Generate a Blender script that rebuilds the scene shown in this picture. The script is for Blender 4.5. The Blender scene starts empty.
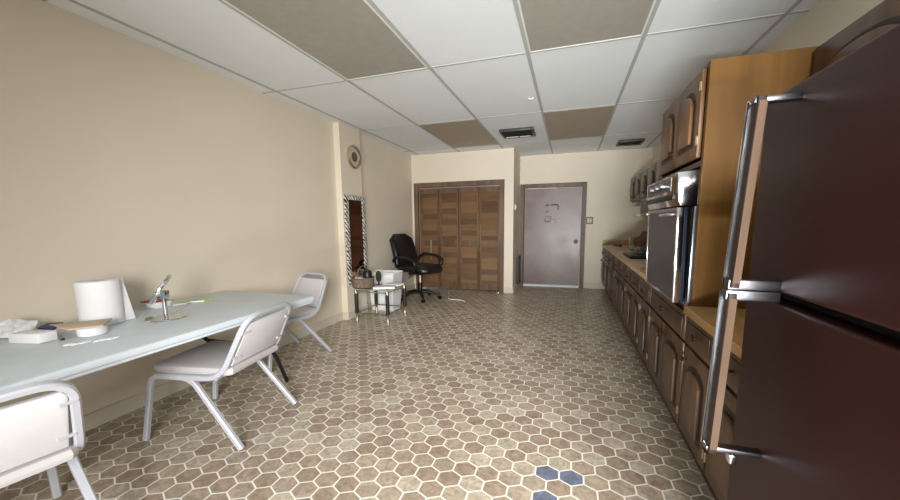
import bpy, bmesh, math, random
from mathutils import Vector, Matrix
random.seed(7)
PI = math.pi
C = bpy.context.scene.collection
SC = bpy.context.scene

# ------------------------------------------------------------------ camera
MR = [[0.95223, 0.305186, -0.010956], [-0.030523, 0.13081, 0.990937], [-0.303854, 0.943266, -0.133876]]
cam_d = bpy.data.cameras.new('camera'); cam = bpy.data.objects.new('camera', cam_d); C.objects.link(cam)
r_, u_, f_ = [Vector(v) for v in MR]
cam.matrix_world = Matrix(((r_[0], u_[0], -f_[0], 0), (r_[1], u_[1], -f_[1], 0), (r_[2], u_[2], -f_[2], 1.2134), (0, 0, 0, 1)))
cam_d.sensor_width = 36; cam_d.lens = 14.355; cam_d.clip_start = 0.02
cam_d.shift_x = -0.0034; cam_d.shift_y = 0.0235
SC.camera = cam

# ------------------------------------------------------------------ world and light
W = bpy.data.worlds.new('world'); SC.world = W; W.use_nodes = True
W.node_tree.nodes['Background'].inputs[0].default_value = (0.80, 0.90, 1.0, 1)
W.node_tree.nodes['Background'].inputs[1].default_value = 0.6
def area(name, loc, rot, sx, sy, power, col, spread=PI):
    d = bpy.data.lights.new(name, 'AREA'); d.shape = 'RECTANGLE'; d.size = sx; d.size_y = sy
    d.energy = power; d.color = col; d.spread = spread
    o = bpy.data.objects.new(name, d); C.objects.link(o); o.location = loc; o.rotation_euler = rot
    return o
# daylight through the wide shop window behind the camera
area('window_daylight', (0.75, -1.8, 1.5), (PI/2 - math.radians(20), 0, math.radians(16)), 1.0, 1.4, 80, (1.0, 0.985, 0.96), math.radians(85))
# added fill lamp, low and unseen, aimed up to brighten the ceiling
area('ceiling_fill', (-0.6, -2.6, 0.15), (PI/2 + math.radians(17), 0, 0), 1.8, 0.12, 82, (0.93, 0.98, 1.0), math.radians(70))
SC.view_settings.view_transform = 'Standard'
try: SC.view_settings.look = 'None'
except Exception: pass
SC.view_settings.gamma = 1.0; SC.view_settings.exposure = 0.27
SC.view_settings.use_curve_mapping = False

# ------------------------------------------------------------------ materials
def lin(c):
    c /= 255.0
    return c / 12.92 if c <= 0.04045 else ((c + 0.055) / 1.055) ** 2.4
def rgb(r, g, b): return (lin(r), lin(g), lin(b), 1)
def new_mat(name):
    m = bpy.data.materials.new(name); m.use_nodes = True
    return m, m.node_tree.nodes, m.node_tree.links, m.node_tree.nodes['Principled BSDF']
def mat(name, col, rough=0.5, metal=0.0, var=0.06, scale=6.0, bump=0.0, bscale=80.0, spec=0.5, stretch=(1, 1, 1), coat=0.0, trans=0.0, ior=1.45):
    m, N, L, B = new_mat(name)
    tc = N.new('ShaderNodeTexCoord'); mp = N.new('ShaderNodeMapping'); mp.inputs['Scale'].default_value = stretch
    L.new(tc.outputs['Object'], mp.inputs[0])
    nz = N.new('ShaderNodeTexNoise'); nz.inputs['Scale'].default_value = scale; nz.inputs['Detail'].default_value = 4
    L.new(mp.outputs[0], nz.inputs['Vector'])
    rp = N.new('ShaderNodeValToRGB')
    rp.color_ramp.elements[0].position = 0.3; rp.color_ramp.elements[1].position = 0.7
    a = [max(0, c * (1 - var)) for c in col[:3]] + [1]; b = [min(1, c * (1 + var)) for c in col[:3]] + [1]
    rp.color_ramp.elements[0].color = a; rp.color_ramp.elements[1].color = b
    L.new(nz.outputs['Fac'], rp.inputs[0]); L.new(rp.outputs[0], B.inputs['Base Color'])
    B.inputs['Roughness'].default_value = rough; B.inputs['Metallic'].default_value = metal
    B.inputs['Specular IOR Level'].default_value = spec; B.inputs['IOR'].default_value = ior
    B.inputs['Coat Weight'].default_value = coat; B.inputs['Transmission Weight'].default_value = trans
    if bump:
        n2 = N.new('ShaderNodeTexNoise'); n2.inputs['Scale'].default_value = bscale; n2.inputs['Detail'].default_value = 3
        L.new(mp.outputs[0], n2.inputs['Vector'])
        bp = N.new('ShaderNodeBump'); bp.inputs['Strength'].default_value = bump; bp.inputs['Distance'].default_value = 0.01
        L.new(n2.outputs['Fac'], bp.inputs['Height']); L.new(bp.outputs[0], B.inputs['Normal'])
    return m
def wood(name, dark, light, rough=0.4, axis='z', scale=9.0, spec=0.4):
    st = {'z': (6, 6, 0.6), 'x': (0.6, 6, 6), 'y': (6, 0.6, 6)}[axis]
    m, N, L, B = new_mat(name)
    tc = N.new('ShaderNodeTexCoord'); mp = N.new('ShaderNodeMapping'); mp.inputs['Scale'].default_value = st
    L.new(tc.outputs['Object'], mp.inputs[0])
    nz = N.new('ShaderNodeTexNoise'); nz.inputs['Scale'].default_value = scale / 4; nz.inputs['Detail'].default_value = 7; nz.inputs['Distortion'].default_value = 0.6
    L.new(mp.outputs[0], nz.inputs['Vector'])
    big = N.new('ShaderNodeTexNoise'); big.inputs['Scale'].default_value = 2.2; L.new(tc.outputs['Object'], big.inputs['Vector'])
    ad = N.new('ShaderNodeMath'); ad.operation = 'MULTIPLY_ADD'; ad.inputs[1].default_value = 0.45; L.new(big.outputs['Fac'], ad.inputs[0])
    m2 = N.new('ShaderNodeMath'); m2.operation = 'MULTIPLY'; m2.inputs[1].default_value = 0.6; L.new(nz.outputs['Fac'], m2.inputs[0])
    L.new(m2.outputs[0], ad.inputs[2])
    rp = N.new('ShaderNodeValToRGB'); rp.color_ramp.elements[0].position = 0.38; rp.color_ramp.elements[1].position = 0.66
    rp.color_ramp.elements[0].color = dark; rp.color_ramp.elements[1].color = light
    L.new(ad.outputs[0], rp.inputs[0]); L.new(rp.outputs[0], B.inputs['Base Color'])
    B.inputs['Roughness'].default_value = rough; B.inputs['Specular IOR Level'].default_value = spec
    return m

HW, HR = 0.1115, 0.0880          # tile width along x, row pitch along y
HX, HY = -0.065, 1.660           # the centre of the first blue tile
def floor_mat():
    m, N, L, B = new_mat('hexagon_floor_tile')
    def math_(op, a, b=None, c=None):
        n = N.new('ShaderNodeMath'); n.operation = op
        for i, v in enumerate((a, b, c)):
            if v is None: continue
            if isinstance(v, (int, float)): n.inputs[i].default_value = v
            else: L.new(v, n.inputs[i])
        return n.outputs[0]
    S3 = math.sqrt(3)
    g = N.new('ShaderNodeNewGeometry'); sp = N.new('ShaderNodeSeparateXYZ'); L.new(g.outputs['Position'], sp.inputs[0])
    X = math_('DIVIDE', math_('SUBTRACT', sp.outputs[0], HX), HW)
    Y = math_('DIVIDE', math_('SUBTRACT', sp.outputs[1], HY), 2 * HR)
    cells = []
    for off in (0.0, 0.5):
        ix = math_('ROUND', math_('SUBTRACT', X, off)); iy = math_('ROUND', math_('SUBTRACT', Y, off))
        dx = math_('SUBTRACT', math_('SUBTRACT', X, off), ix)
        dy = math_('MULTIPLY', math_('SUBTRACT', math_('SUBTRACT', Y, off), iy), S3)
        d2 = math_('ADD', math_('MULTIPLY', dx, dx), math_('MULTIPLY', dy, dy))
        cells.append((math_('ADD', ix, off), math_('ADD', iy, off), dx, dy, d2))
    A, Bc = cells
    sel = math_('LESS_THAN', Bc[4], A[4])
    def mixv(a, b):
        n = N.new('ShaderNodeMix'); n.data_type = 'FLOAT'; L.new(sel, n.inputs[0]); L.new(a, n.inputs[2]); L.new(b, n.inputs[3]); return n.outputs[0]
    cx, cy, dx, dy = [mixv(A[i], Bc[i]) for i in range(4)]
    ax, ay = math_('ABSOLUTE', dx), math_('ABSOLUTE', dy)
    hd = math_('MAXIMUM', ax, math_('ADD', math_('MULTIPLY', ax, 0.5), math_('MULTIPLY', ay, S3 / 2)))
    edge = math_('SUBTRACT', 0.5, hd)
    mr = N.new('ShaderNodeMapRange'); mr.inputs['From Min'].default_value = 0.026; mr.inputs['From Max'].default_value = 0.044
    L.new(edge, mr.inputs[0])
    cv = N.new('ShaderNodeCombineXYZ'); L.new(math_('ADD', cx, 100.25), cv.inputs[0]); L.new(math_('ADD', cy, 100.25), cv.inputs[1])
    sn = N.new('ShaderNodeVectorMath'); sn.operation = 'SNAP'; sn.inputs[1].default_value = (0.5, 0.5, 0.5); L.new(cv.outputs[0], sn.inputs[0])
    wn = N.new('ShaderNodeTexWhiteNoise'); wn.noise_dimensions = '2D'; L.new(sn.outputs[0], wn.inputs['Vector'])
    r1 = N.new('ShaderNodeValToRGB'); E = r1.color_ramp.elements
    E[0].position = 0.0; E[0].color = rgb(160, 140, 122)
    E[1].position = 1.0; E[1].color = rgb(196, 184, 166)
    for ps, cl in ((0.3, rgb(180, 165, 146)), (0.55, rgb(160, 140, 122)), (0.8, rgb(188, 175, 154))):
        e = E.new(ps); e.color = cl
    L.new(wn.outputs['Value'], r1.inputs[0])
    # mottled glaze: an offset per tile keeps each tile's marbling its own
    vm = N.new('ShaderNodeVectorMath'); vm.operation = 'MULTIPLY_ADD'; L.new(wn.outputs['Color'], vm.inputs[0]); vm.inputs[1].default_value = (9, 9, 9); L.new(g.outputs['Position'], vm.inputs[2])
    nz = N.new('ShaderNodeTexNoise'); nz.inputs['Scale'].default_value = 26; nz.inputs['Detail'].default_value = 5; nz.inputs['Distortion'].default_value = 1.2
    L.new(vm.outputs[0], nz.inputs['Vector'])
    mr2 = N.new('ShaderNodeMapRange'); mr2.inputs['From Min'].default_value = 0.3; mr2.inputs['From Max'].default_value = 0.72
    mr2.inputs['To Min'].default_value = 0.62; mr2.inputs['To Max'].default_value = 1.22; L.new(nz.outputs['Fac'], mr2.inputs[0])
    tint = N.new('ShaderNodeVectorMath'); tint.operation = 'SCALE'; L.new(mr2.outputs[0], tint.inputs['Scale'])
    # three replaced blue tiles
    def near(v, t): return math_('LESS_THAN', math_('ABSOLUTE', math_('SUBTRACT', v, t)), 0.2)
    blue = math_('MAXIMUM', math_('MULTIPLY', near(cy, 0.0), math_('MAXIMUM', near(cx, 0.0), near(cx, 1.0))),
                 math_('MULTIPLY', near(cy, -1.0), near(cx, 0.0)))
    mb = N.new('ShaderNodeMix'); mb.data_type = 'RGBA'; L.new(blue, mb.inputs[0]); L.new(r1.outputs[0], mb.inputs[6]); mb.inputs[7].default_value = rgb(112, 120, 140)
    L.new(mb.outputs[2], tint.inputs[0])
    mg = N.new('ShaderNodeMix'); mg.data_type = 'RGBA'; L.new(mr.outputs[0], mg.inputs[0]); mg.inputs[6].default_value = rgb(240, 235, 224); L.new(tint.outputs[0], mg.inputs[7])
    L.new(mg.outputs[2], B.inputs['Base Color'])
    n3 = N.new('ShaderNodeTexNoise'); n3.inputs['Scale'].default_value = 3.0; L.new(g.outputs['Position'], n3.inputs['Vector'])
    mr3 = N.new('ShaderNodeMapRange'); mr3.inputs['To Min'].default_value = 0.26; mr3.inputs['To Max'].default_value = 0.46; L.new(n3.outputs['Fac'], mr3.inputs[0])
    L.new(mr3.outputs[0], B.inputs['Roughness']); B.inputs['Specular IOR Level'].default_value = 0.5
    bp = N.new('ShaderNodeBump'); bp.inputs['Strength'].default_value = 0.25; bp.inputs['Distance'].default_value = 0.003
    hh = math_('ADD', mr.outputs[0], math_('MULTIPLY', nz.outputs['Fac'], 0.5)); L.new(hh, bp.inputs['Height']); L.new(bp.outputs[0], B.inputs['Normal'])
    return m
def zebra_mat():
    m, N, L, B = new_mat('black_and_white_striped_frame')
    tc = N.new('ShaderNodeTexCoord'); wv = N.new('ShaderNodeTexWave'); wv.inputs['Scale'].default_value = 11; wv.inputs['Distortion'].default_value = 5; wv.inputs['Detail Scale'].default_value = 4
    wv.bands_direction = 'DIAGONAL'
    L.new(tc.outputs['Object'], wv.inputs['Vector'])
    rp = N.new('ShaderNodeValToRGB'); rp.color_ramp.interpolation = 'CONSTANT'
    rp.color_ramp.elements[0].color = rgb(28, 27, 28); rp.color_ramp.elements[1].color = rgb(232, 228, 222); rp.color_ramp.elements[1].position = 0.5
    L.new(wv.outputs['Fac'], rp.inputs[0]); L.new(rp.outputs[0], B.inputs['Base Color']); B.inputs['Roughness'].default_value = 0.35
    return m
def slat_wood():
    # louvred closet leaves: each slat its own brown
    m, N, L, B = new_mat('louvred_closet_wood')
    g = N.new('ShaderNodeNewGeometry'); sp = N.new('ShaderNodeSeparateXYZ'); L.new(g.outputs['Position'], sp.inputs[0])
    mz = N.new('ShaderNodeMath'); mz.operation = 'MULTIPLY'; mz.inputs[1].default_value = 1 / 0.098; L.new(sp.outputs[2], mz.inputs[0])
    mx = N.new('ShaderNodeMath'); mx.operation = 'MULTIPLY'; mx.inputs[1].default_value = 1 / 0.362; L.new(sp.outputs[0], mx.inputs[0])
    fl = N.new('ShaderNodeMath'); fl.operation = 'FLOOR'; L.new(mz.outputs[0], fl.inputs[0])
    fx = N.new('ShaderNodeMath'); fx.operation = 'FLOOR'; L.new(mx.outputs[0], fx.inputs[0])
    cv = N.new('ShaderNodeCombineXYZ'); L.new(fl.outputs[0], cv.inputs[0]); L.new(fx.outputs[0], cv.inputs[1])
    wn = N.new('ShaderNodeTexWhiteNoise'); wn.noise_dimensions = '2D'; L.new(cv.outputs[0], wn.inputs['Vector'])
    mp = N.new('ShaderNodeMapping'); mp.inputs['Scale'].default_value = (2, 2, 22); L.new(g.outputs['Position'], mp.inputs[0])
    nz = N.new('ShaderNodeTexNoise'); nz.inputs['Scale'].default_value = 1.6; nz.inputs['Detail'].default_value = 5; L.new(mp.outputs[0], nz.inputs['Vector'])
    md = N.new('ShaderNodeMath'); md.operation = 'MULTIPLY_ADD'; md.inputs[1].default_value = 0.5; L.new(wn.outputs['Value'], md.inputs[0])
    ms = N.new('ShaderNodeMath'); ms.operation = 'MULTIPLY'; ms.inputs[1].default_value = 0.5; L.new(nz.outputs['Fac'], ms.inputs[0]); L.new(ms.outputs[0], md.inputs[2])
    rp = N.new('ShaderNodeValToRGB'); rp.color_ramp.elements[0].position = 0.15; rp.color_ramp.elements[1].position = 0.85
    rp.color_ramp.elements[0].color = rgb(82, 56, 36); rp.color_ramp.elements[1].color = rgb(132, 98, 64)
    L.new(md.outputs[0], rp.inputs[0]); L.new(rp.outputs[0], B.inputs['Base Color']); B.inputs['Roughness'].default_value = 0.5
    return m
def cloudy_door():
    m, N, L, B = new_mat('mottled_door_paint')  # cloudy noise varies the paint's tone and roughness
    g = N.new('ShaderNodeNewGeometry')
    nz = N.new('ShaderNodeTexNoise'); nz.inputs['Scale'].default_value = 2.4; nz.inputs['Detail'].default_value = 6; L.new(g.outputs['Position'], nz.inputs['Vector'])
    rp = N.new('ShaderNodeValToRGB'); rp.color_ramp.elements[0].position = 0.33; rp.color_ramp.elements[1].position = 0.68
    rp.color_ramp.elements[0].color = rgb(104, 84, 77); rp.color_ramp.elements[1].color = rgb(132, 112, 104)
    L.new(nz.outputs['Fac'], rp.inputs[0]); L.new(rp.outputs[0], B.inputs['Base Color'])
    mr = N.new('ShaderNodeMapRange'); mr.inputs['To Min'].default_value = 0.2; mr.inputs['To Max'].default_value = 0.5; L.new(nz.outputs['Fac'], mr.inputs[0])
    L.new(mr.outputs[0], B.inputs['Roughness'])
    return m
def wicker_mat():
    m, N, L, B = new_mat('woven_wicker')
    tc = N.new('ShaderNodeTexCoord'); ck = N.new('ShaderNodeTexBrick'); ck.inputs['Scale'].default_value = 40
    ck.inputs['Color1'].default_value = rgb(142, 122, 104); ck.inputs['Color2'].default_value = rgb(104, 84, 68); ck.inputs['Mortar'].default_value = rgb(60, 46, 36)
    L.new(tc.outputs['Object'], ck.inputs['Vector']); L.new(ck.outputs['Color'], B.inputs['Base Color']); B.inputs['Roughness'].default_value = 0.8
    return m

M = dict(
    wall=mat('beige_wall_paint', rgb(226, 215, 196), 0.6, var=0.03, scale=1.3, bump=0.05, bscale=120),
    base=mat('cream_baseboard_paint', rgb(210, 202, 186), 0.45, var=0.02),
    ceil=mat('white_ceiling_tile', rgb(240, 244, 246), 0.85, var=0.025, scale=1.1, bump=0.25, bscale=160),
    grid=mat('grey_ceiling_grid', rgb(184, 186, 182), 0.7, var=0.02),
    gridw=mat('white_ceiling_edge', rgb(232, 232, 226), 0.5, var=0.02),
    diffn=mat('grey_lamp_diffuser', rgb(168, 164, 154), 0.5, var=0.05, scale=14, bump=0.2, bscale=200),
    difff=mat('taupe_lamp_diffuser', rgb(170, 157, 140), 0.55, var=0.05, scale=14),
    floor=floor_mat(),
    trim=wood('brown_door_trim', rgb(84, 60, 46), rgb(120, 92, 72), 0.45),
    slat=slat_wood(),
    stile=wood('closet_stile_wood', rgb(84, 60, 42), rgb(116, 86, 60), 0.5),
    door=cloudy_door(),
    tape=mat('dark_tape_residue', rgb(86, 68, 62), 0.7),
    darkwood=wood('dark_cabinet_wood', rgb(50, 34, 24), rgb(84, 60, 42), 0.38),
    doorwood=wood('cabinet_door_wood', rgb(58, 40, 28), rgb(98, 72, 52), 0.34),
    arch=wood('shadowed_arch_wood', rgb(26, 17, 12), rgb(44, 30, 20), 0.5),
    upwood=wood('warm_door_wood', rgb(84, 56, 34), rgb(122, 88, 56), 0.4),
    side=wood('honey_cabinet_side', rgb(98, 68, 32), rgb(124, 88, 44), 0.5, spec=0.15),
    counter=mat('tan_laminate_counter', rgb(186, 158, 118), 0.35, var=0.12, scale=30),
    counteredge=wood('golden_counter_edge', rgb(160, 122, 76), rgb(192, 152, 100), 0.4, axis='y'),
    chrome=mat('chrome', rgb(214, 216, 220), 0.12, 1.0, var=0.02),
    hchrome=mat('satin_handle_chrome', rgb(120, 118, 122), 0.3, 1.0, var=0.03),
    handled=mat('dark_handle_reflection', rgb(44, 32, 28), 0.5, spec=0.25),  # reflection of the brown cabinets put into the handle's body colour
    brushed=mat('brushed_steel', rgb(176, 180, 188), 0.28, 1.0, var=0.04),
    ovenglass=mat('dark_oven_glass', rgb(66, 58, 58), 0.25, var=0.05, spec=0.6),
    black=mat('black_plastic', rgb(24, 23, 25), 0.4, var=0.1),
    darkcav=mat('dark_cavity', rgb(48, 45, 44), 0.7),
    blued=mat('dark_blue_reflection', rgb(58, 66, 86), 0.25, 0.5, var=0.1),  # dark reflection on the chrome door side, put into a blue colour
    fridge=mat('dark_maroon_enamel', rgb(46, 18, 16), 0.42, var=0.05, scale=3, bump=0.04, bscale=300, spec=0.28),
    gasket=mat('black_rubber_gasket', rgb(20, 13, 12), 0.7),
    inlay=wood('tan_handle_inlay', rgb(70, 54, 44), rgb(96, 78, 64), 0.7, spec=0.05),
    table=mat('white_plastic_tabletop', rgb(212, 222, 229), 0.42, var=0.03, scale=9, bump=0.06, bscale=160),
    tleg=mat('dark_folding_leg_metal', rgb(46, 48, 56), 0.35, 0.6),
    cframe=mat('grey_enamel_chair_frame', rgb(186, 188, 196), 0.34, 0.2, var=0.03),
    vinyl=mat('pale_grey_vinyl', rgb(202, 200, 204), 0.45, var=0.03, bump=0.08, bscale=120),
    seatv=mat('taupe_grey_vinyl_seat', rgb(184, 180, 181), 0.45, var=0.03, bump=0.08, bscale=120),
    leather=mat('black_leather', rgb(22, 21, 24), 0.3, var=0.15, bump=0.15, bscale=60),
    paper=mat('white_paper', rgb(238, 238, 240), 0.8, var=0.02, bump=0.15, bscale=60),
    card=mat('tan_cardboard', rgb(206, 184, 162), 0.8, var=0.03),
    navy=mat('navy_print', rgb(44, 46, 96), 0.6),
    red=mat('red_lid', rgb(150, 44, 44), 0.5),
    whitep=mat('white_plastic', rgb(236, 238, 240), 0.4, var=0.02),
    green=mat('lime_green_paper', rgb(176, 214, 96), 0.6),
    brass=mat('brass', rgb(206, 196, 168), 0.3, 1.0),
    silver=mat('clear_silver_leg', rgb(200, 202, 206), 0.15, 1.0),
    glass=mat('clear_glass', rgb(232, 240, 240), 0.04, var=0.0, trans=0.92, spec=0.6, ior=1.3),
    wicker=wicker_mat(),
    zebra=zebra_mat(),
    mirror=mat('tinted_mirror', rgb(128, 104, 90), 0.05, 1.0, var=0.0),
    mirrorc=mat('clear_mirror', rgb(225, 228, 230), 0.03, 1.0, var=0.0),
    purple=mat('dark_purple_plastic', rgb(50, 36, 60), 0.4),
    olive=mat('olive_mirror_face', rgb(86, 92, 50), 0.2, 0.6),
    dial=mat('cream_dial', rgb(196, 182, 154), 0.5),
    taupe=mat('taupe_dial_centre', rgb(98, 80, 74), 0.5),
    ventd=mat('dark_grille_metal', rgb(70, 68, 66), 0.45, 0.3),
    ventb=mat('brown_grille_metal', rgb(86, 78, 66), 0.5, 0.2),
    brownstuff=mat('dried_brown_flakes', rgb(96, 60, 44), 0.8, var=0.3, scale=40, bump=0.8, bscale=40),
    beadg=mat('green_glass_bead', rgb(140, 172, 138), 0.2, var=0.3, scale=60),
    hinge=mat('tarnished_hinge', rgb(150, 128, 98), 0.4, 0.7),
    knob=mat('dark_bronze', rgb(90, 66, 46), 0.3, 0.8),
    cable=mat('white_cable_rubber', rgb(236, 232, 228), 0.5),
)

# ------------------------------------------------------------------ mesh helpers
def nb(): return bmesh.new()
def box(bm, x0, x1, y0, y1, z0, z1, bev=0.0, seg=2):
    r = bmesh.ops.create_cube(bm, size=1.0)
    vs = r['verts']
    for v in vs:
        v.co = Vector(((x0 + x1) / 2 + v.co.x * (x1 - x0), (y0 + y1) / 2 + v.co.y * (y1 - y0), (z0 + z1) / 2 + v.co.z * (z1 - z0)))
    if bev:
        es = {e for v in vs for e in v.link_edges}
        bmesh.ops.bevel(bm, geom=list(es), offset=bev, segments=seg, affect='EDGES', profile=0.5)
    return bm
def prism(bm, pts, a, b, axis='x', bev=0.0):
    """extrude a closed 2D outline between a and b on an axis (outline in the other two axes)."""
    def P(u, v, t): return {'x': (t, u, v), 'y': (u, t, v), 'z': (u, v, t)}[axis]
    lo = [bm.verts.new(P(u, v, a)) for u, v in pts]; hi = [bm.verts.new(P(u, v, b)) for u, v in pts]
    f1 = bm.faces.new(lo); f2 = bm.faces.new(hi[::-1]); n = len(pts)
    fs = [f1, f2]
    for i in range(n): fs.append(bm.faces.new((lo[i], hi[i], hi[(i + 1) % n], lo[(i + 1) % n])))
    bmesh.ops.recalc_face_normals(bm, faces=fs)
    if bev:
        bmesh.ops.bevel(bm, geom=list(set(f1.edges) | set(f2.edges)), offset=bev, segments=2, affect='EDGES', profile=0.5)
    return bm
def smooth_path(pts, r=0.04, n=5):
    """round the corners of a polyline."""
    pts = [Vector(p) for p in pts]; out = [pts[0]]
    for i in range(1, len(pts) - 1):
        a, b, c = pts[i - 1], pts[i], pts[i + 1]
        ra = min(r, (a - b).length * .48, (c - b).length * .48)
        p, q = b + (a - b).normalized() * ra, b + (c - b).normalized() * ra
        for k in range(n + 1):
            t = k / n; out.append(p * (1 - t) ** 2 + b * 2 * t * (1 - t) + q * t * t)
    out.append(pts[-1]); return out
def tube(bm, pts, rad, sides=10, sq=False, up=(0, 0, 1), radz=None, closed=False):
    pts = [Vector(p) for p in pts]; n = len(pts); rings = []
    if sq: sides = 8
    nrm = None
    for i, p in enumerate(pts):
        if closed: t = (pts[(i + 1) % n] - pts[i - 1]).normalized()
        else: t = (pts[min(i + 1, n - 1)] - pts[max(i - 1, 0)]).normalized()
        if nrm is None:
            u = Vector(up)
            if abs(u.dot(t)) > .95: u = Vector((1, 0, 0))
            nrm = (u - t * u.dot(t)).normalized()
        else: nrm = (nrm - t * nrm.dot(t)).normalized()
        bn = t.cross(nrm); ring = []
        rr = rad[i] if isinstance(rad, (list, tuple)) else rad
        rz = radz if radz else rr
        for k in range(sides):
            if sq:
                a = [(1, .6), (.6, 1), (-.6, 1), (-1, .6), (-1, -.6), (-.6, -1), (.6, -1), (1, -.6)][k]
                ring.append(bm.verts.new(p + nrm * a[0] * rr + bn * a[1] * rz))
            else:
                ang = 2 * PI * k / sides; ring.append(bm.verts.new(p + nrm * math.cos(ang) * rr + bn * math.sin(ang) * rz))
        rings.append(ring)
    m = n if closed else n - 1
    for i in range(m):
        A, B_ = rings[i], rings[(i + 1) % n]
        for k in range(sides): bm.faces.new((A[k], A[(k + 1) % sides], B_[(k + 1) % sides], B_[k]))
    if not closed: bm.faces.new(rings[0][::-1]); bm.faces.new(rings[-1])
    return bm
def lathe(bm, prof, c=(0, 0, 0), axis='z', seg=28):
    c = Vector(c); rings = []
    for r, h in prof:
        ring = []
        for k in range(seg):
            a = 2 * PI * k / seg; x, y = max(r, 1e-4) * math.cos(a), max(r, 1e-4) * math.sin(a)
            v = {'z': (x, y, h), 'x': (h, x, y), 'y': (x, h, y)}[axis]
            ring.append(bm.verts.new(c + Vector(v)))
        rings.append(ring)
    for A, B_ in zip(rings, rings[1:]):
        for k in range(seg): bm.faces.new((A[k], A[(k + 1) % seg], B_[(k + 1) % seg], B_[k]))
    bm.faces.new(rings[0][::-1]); bm.faces.new(rings[-1])
    return bm
def obj(name, bm, m, parent=None, smooth=True, loc=None):
    bmesh.ops.recalc_face_normals(bm, faces=bm.faces[:])
    me = bpy.data.meshes.new(name); bm.to_mesh(me); bm.free()
    o = bpy.data.objects.new(name, me); C.objects.link(o); me.materials.append(M[m] if isinstance(m, str) else m)
    if smooth:
        for p in me.polygons: p.use_smooth = True
        try: me.set_sharp_from_angle(angle=math.radians(38))
        except Exception: pass
    if parent: o.parent = parent
    if loc: o.location = loc
    return o
def tag(o, label, cat, group=None):
    o['label'] = label; o['category'] = cat
    if group: o['group'] = group
    return o
def thing(name, label, cat, loc=(0, 0, 0), rotz=0, group=None):
    o = bpy.data.objects.new(name, None); C.objects.link(o); o.location = loc; o.rotation_euler = (0, 0, rotz)
    o.empty_display_size = 0.1
    return tag(o, label, cat, group)
def struct(name, bm, m, parent=None, smooth=False):
    o = obj(name, bm, m, parent, smooth)
    if not parent: o['kind'] = 'structure'
    return o
def copy_tree(o, parent=None):
    c = o.copy(); C.objects.link(c)
    if parent: c.parent = parent
    for ch in o.children: copy_tree(ch, c)
    return c
def arc(cx, cz, r, a0, a1, n=10):
    return [(cx + r * math.cos(a0 + (a1 - a0) * i / n), cz + r * math.sin(a0 + (a1 - a0) * i / n)) for i in range(n + 1)]

# ------------------------------------------------------------------ the room
LX, RX, CY, FY, KX, BY, CZ = -2.72, 1.29, 6.08, 6.88, -0.89, -1.85, 2.413
PX, PY0, PY1 = -2.64, 3.83, 4.28
struct('floor', box(nb(), LX - .1, RX + .1, BY - .1, FY + .1, -0.08, 0), 'floor')
struct('wall_left', box(nb(), LX - .1, LX, BY, CY + .1, 0, CZ + .1), 'wall')
struct('wall_column', box(nb(), LX, PX, PY0, PY1, 0, CZ), 'wall')
b = nb()   # closet wall with its opening
OX0, OX1, OZ = -2.60, -1.12, 1.84
box(b, LX, OX0, CY, CY + .1, 0, CZ); box(b, OX1, KX, CY, CY + .1, 0, CZ); box(b, OX0, OX1, CY, CY + .1, OZ, CZ)
struct('wall_closet', b, 'wall')
struct('wall_corner', box(nb(), KX - .1, KX, CY + .1, FY, 0, CZ), 'wall')
DX0, DX1, DZ = -0.81, 0.205, 1.825
b = nb(); box(b, KX - .1, DX0, FY, FY + .1, 0, CZ); box(b, DX1, RX, FY, FY + .1, 0, CZ); box(b, DX0, DX1, FY, FY + .1, DZ, CZ)
struct('wall_far', b, 'wall')
struct('wall_right', box(nb(), RX, RX + .1, BY, FY + .1, 0, CZ + .1), 'wall')
b = nb(); WX0, WX1, WZ0, WZ1 = -0.65, 1.25, 0.08, 2.2
box(b, LX, WX0, BY - .1, BY, 0, CZ); box(b, WX1, RX, BY - .1, BY, 0, CZ); box(b, WX0, WX1, BY - .1, BY, 0, WZ0); box(b, WX0, WX1, BY - .1, BY, WZ1, CZ)
struct('wall_near', b, 'wall')
b = nb(); t = .05
box(b, WX0, WX1, BY - .08, BY - .02, WZ0, WZ0 + t); box(b, WX0, WX1, BY - .08, BY - .02, WZ1 - t, WZ1)
for x in (WX0, -.025, WX1 - t): box(b, x, x + t, BY - .08, BY - .02, WZ0 + t, WZ1 - t)
struct('window_1', b, 'whitep')
# ceiling with its T-bar grid
ceil = struct('ceiling', box(nb(), LX - .1, RX + .1, BY - .1, FY + .1, CZ + .004, CZ + .1), 'ceil')
b = nb(); GX, GS, GY, GT = -2.575, 0.7517, 1.327, 1.4739
xs = [GX + GS * i for i in range(6)]; ys = [GY + GT * i for i in range(-1, 4)]
for x in xs: box(b, x - .013, x + .013, BY, FY, CZ, CZ + .006)
for y in ys:
    for i in range(-1, 6):
        x0 = LX if i < 0 else xs[i] + .013; x1 = RX if i == 5 else xs[i + 1] - .013
        box(b, x0, x1, y - .010, y + .010, CZ + .0006, CZ + .006)
struct('ceiling_grid', b, 'grid', ceil)
# baseboards
def bb(name, x0, x1, y0, y1, h=.10):
    b = nb(); box(b, x0, x1, y0, y1, 0, h, .003); o = struct(name, b, 'base'); return o
bb('baseboard_left', LX, LX + .013, BY, PY0 - .0); bb('baseboard_column', LX, PX + .013, PY0 - .013, PY1)
bb('baseboard_closet', OX1 + .085, KX, CY - .013, CY); bb('baseboard_corner', KX, KX + .013, CY, FY)
bb('baseboard_far', DX1 + .085, .58, FY - .013, FY); bb('baseboard_alcove', LX, LX + .013, PY1, CY)
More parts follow.
